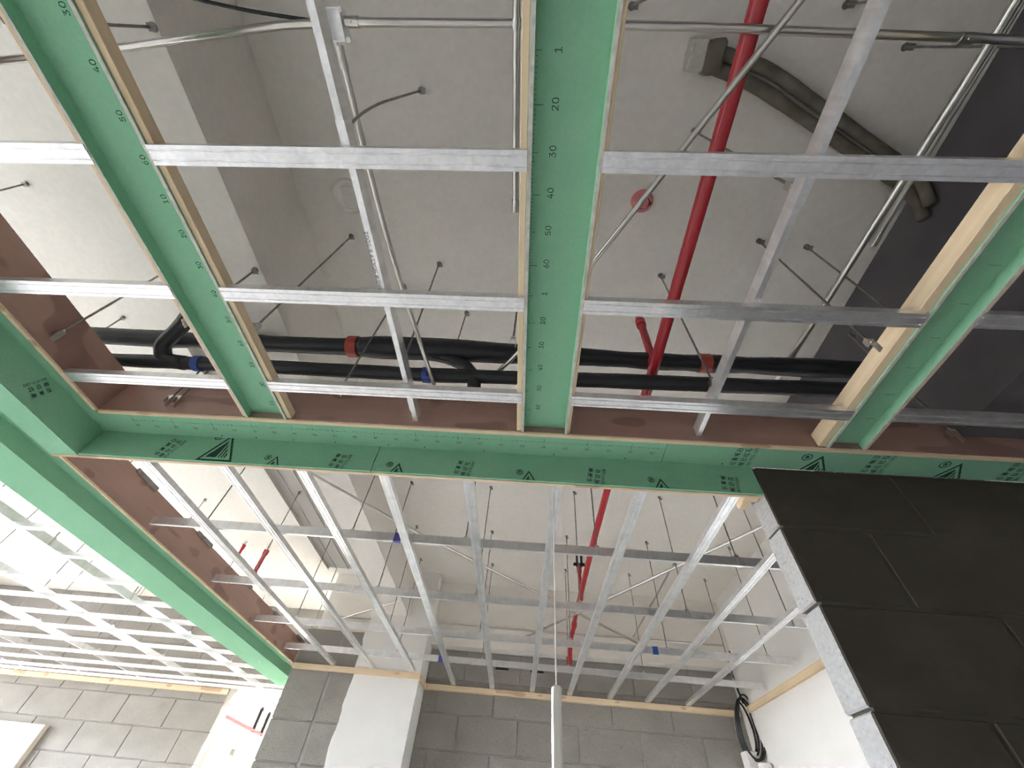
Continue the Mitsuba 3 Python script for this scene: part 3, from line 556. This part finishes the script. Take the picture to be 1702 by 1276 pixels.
P = resample([(-.87, 1.124, 1.565), (-.72, 1.12, 1.56), (-.43, 1.117, 1.56), (-.17, 1.128, 1.565), (.05, 1.132, 1.57)], .03)
part(ua, 'swelling', tube(P, np.interp(np.linspace(0, 1, len(P)), [0, .12, .6, 1], [.046, .057, .054, .045]), 18), 'm_rubber', True, label='wider wrapped length')
part(ua, 'tape_band', cyl((-.918, 1.127, 1.567), (-.868, 1.127, 1.567), .053, 18), 'm_redtape', 40, label='red tape band'); part(ua, 'tape_band', cyl((.775, 1.14, 1.57), (.825, 1.14, 1.57), .0465, 18), 'm_redtape', 40, label='red tape band')
part(lo, 'tape_band', cyl((-.508, 1.15, 1.40), (-.473, 1.15, 1.40), .037, 18), 'm_bluetape', 40, label='blue tape band'); part(lo, 'tape_band', cyl((-1.605, 1.144, 1.40), (-1.57, 1.144, 1.40), .038, 18), 'm_bluetape', 40, label='blue tape band')
insul([(-.60, 1.125, 1.55), (-.42, 1.14, 1.53), (-.32, 1.15, 1.48), (-.272, 1.157, 1.40), (-.262, 1.157, 1.315)], .030, 'black insulated branch bending down past the lower black pipe, left of the middle slot', 21)
insul([(-1.50, .84, 1.56), (-1.64, .985, 1.52), (-1.79, 1.09, 1.46), (-1.77, 1.14, 1.41), (-1.66, 1.144, 1.40)], .036, 'black insulated loop joining the black pipes behind the left slot', 31)

# ================================================================== FAR ROOM ODDMENTS
du = thing('duct', 'pale sheet metal duct under the slab at the upper left of the far room', 'duct')
dx0, dx1, dz = -2.19, -1.86, 1.95
part(du, 'underside', box(dx0, dx1, 1.45, 4.45, dz, dz + .004), 'm_duct'); part(du, 'side', box(dx0 - .003, dx0, 1.45, 4.45, dz - .03, ZS), 'm_duct'); part(du, 'side', box(dx1, dx1 + .003, 1.45, 4.45, dz - .03, ZS), 'm_duct')
part(du, 'end_plate', box(dx0, dx1, 4.447, 4.45, dz, ZS), 'm_duct')
for x in (dx0 + .07, dx1 - .12): part(du, 'rib', bbox(x, x + .012, 1.45, 4.45, dz - .008, dz + .001), 'm_duct')
hs = thing('hanging_batten', 'white wrapped batten hanging upright on a string in the opening', 'hanging batten')
hb = bbox(.104, .136, 1.59, 1.615, -.5, .375, .006)
for _ in range(4): hb = hb.subdivide()
hb.vertices += (meshkit.fbm(hb.vertices * 26, 2) - .5)[:, None] * np.array([.008, .008, 0]); part(hs, 'wrapped_batten', hb, 'm_wrap', True); part(hs, 'string', cyl((.12, 1.602, .37), (.116, 1.60, 1.12), .0024, 6), 'm_string', label='thin white string')
cc = thing('cable_coil', 'coil of black cable hanging in the right far corner', 'cable coil')
rc = np.random.RandomState(5)
for i in range(4):
    a = np.linspace(0, 2 * np.pi, 40); cx, cz, rx, rz = 2.165 + .012 * i, .96 + rc.uniform(-.01, .01), .075 + .008 * i, .205 + .012 * i
    P = np.c_[cx + rx * np.cos(a) - .18 * (np.sin(a) * rz) * -.4, 4.97 - .02 * i + .02 * np.sin(a * 2), cz + rz * np.sin(a)]
    part(cc, 'loop', tube(P, .009, 8), 'm_cable', True)
part(cc, 'tail', tube(fillet([(2.235, 5.0, 1.16), (2.225, 5.02, 1.30), (2.22, 5.04, 1.52), (2.24, 5.03, 1.62), (2.27, 5.0, 1.60)], .08), .010, 8), 'm_cable', True)
wb = thing('pipe_stub', 'white plastic box and pipe stub under the black cable coil', 'pipe stub')
part(wb, 'box', bbox(2.09, 2.21, 4.93, 5.05, .66, .79, .008), 'm_white'); part(wb, 'pipe', cyl((2.2, 4.86, .3), (2.2, 4.86, .70), .055, 20), 'm_white', 40)
single('wall_board', bbox(-6.4, -5.61, 6.16, 6.235, -.4, .627, .004), 'm_paper', 'pale board leaning on the left room block wall at the left edge', 'board')
for x, nm in ((-.28, 'left one'), (.1, 'right one')):
    t = thing('wall_slot', f'small dark opening in the far block wall, {nm} of two', 'wall opening'); zc = 1.30
    part(t, 'frame', cat([box(x, x + .16, 5.143, 5.15, zc - .008, zc + .0), box(x, x + .16, 5.143, 5.15, zc + .05, zc + .058)]), 'm_mortar'); part(t, 'hole', box(x + .01, x + .15, 5.1445, 5.1495, zc, zc + .05), 'm_dark')
dr_ = thing('door_frame', 'white door frame on the bright wall in the gap', 'door frame')
part(dr_, 'post', bbox(-3.75, -3.71, 6.98, 7.05, -1.5, .68), 'm_white'); part(dr_, 'post', bbox(-3.75, -3.71, 7.9, 7.97, -1.5, .68), 'm_white'); part(dr_, 'head', bbox(-3.75, -3.71, 6.98, 7.97, .64, .70), 'm_white'); part(dr_, 'closer', bbox(-3.71, -3.66, 7.0, 7.12, .60, .66), 'm_rod', label='dark door closer')
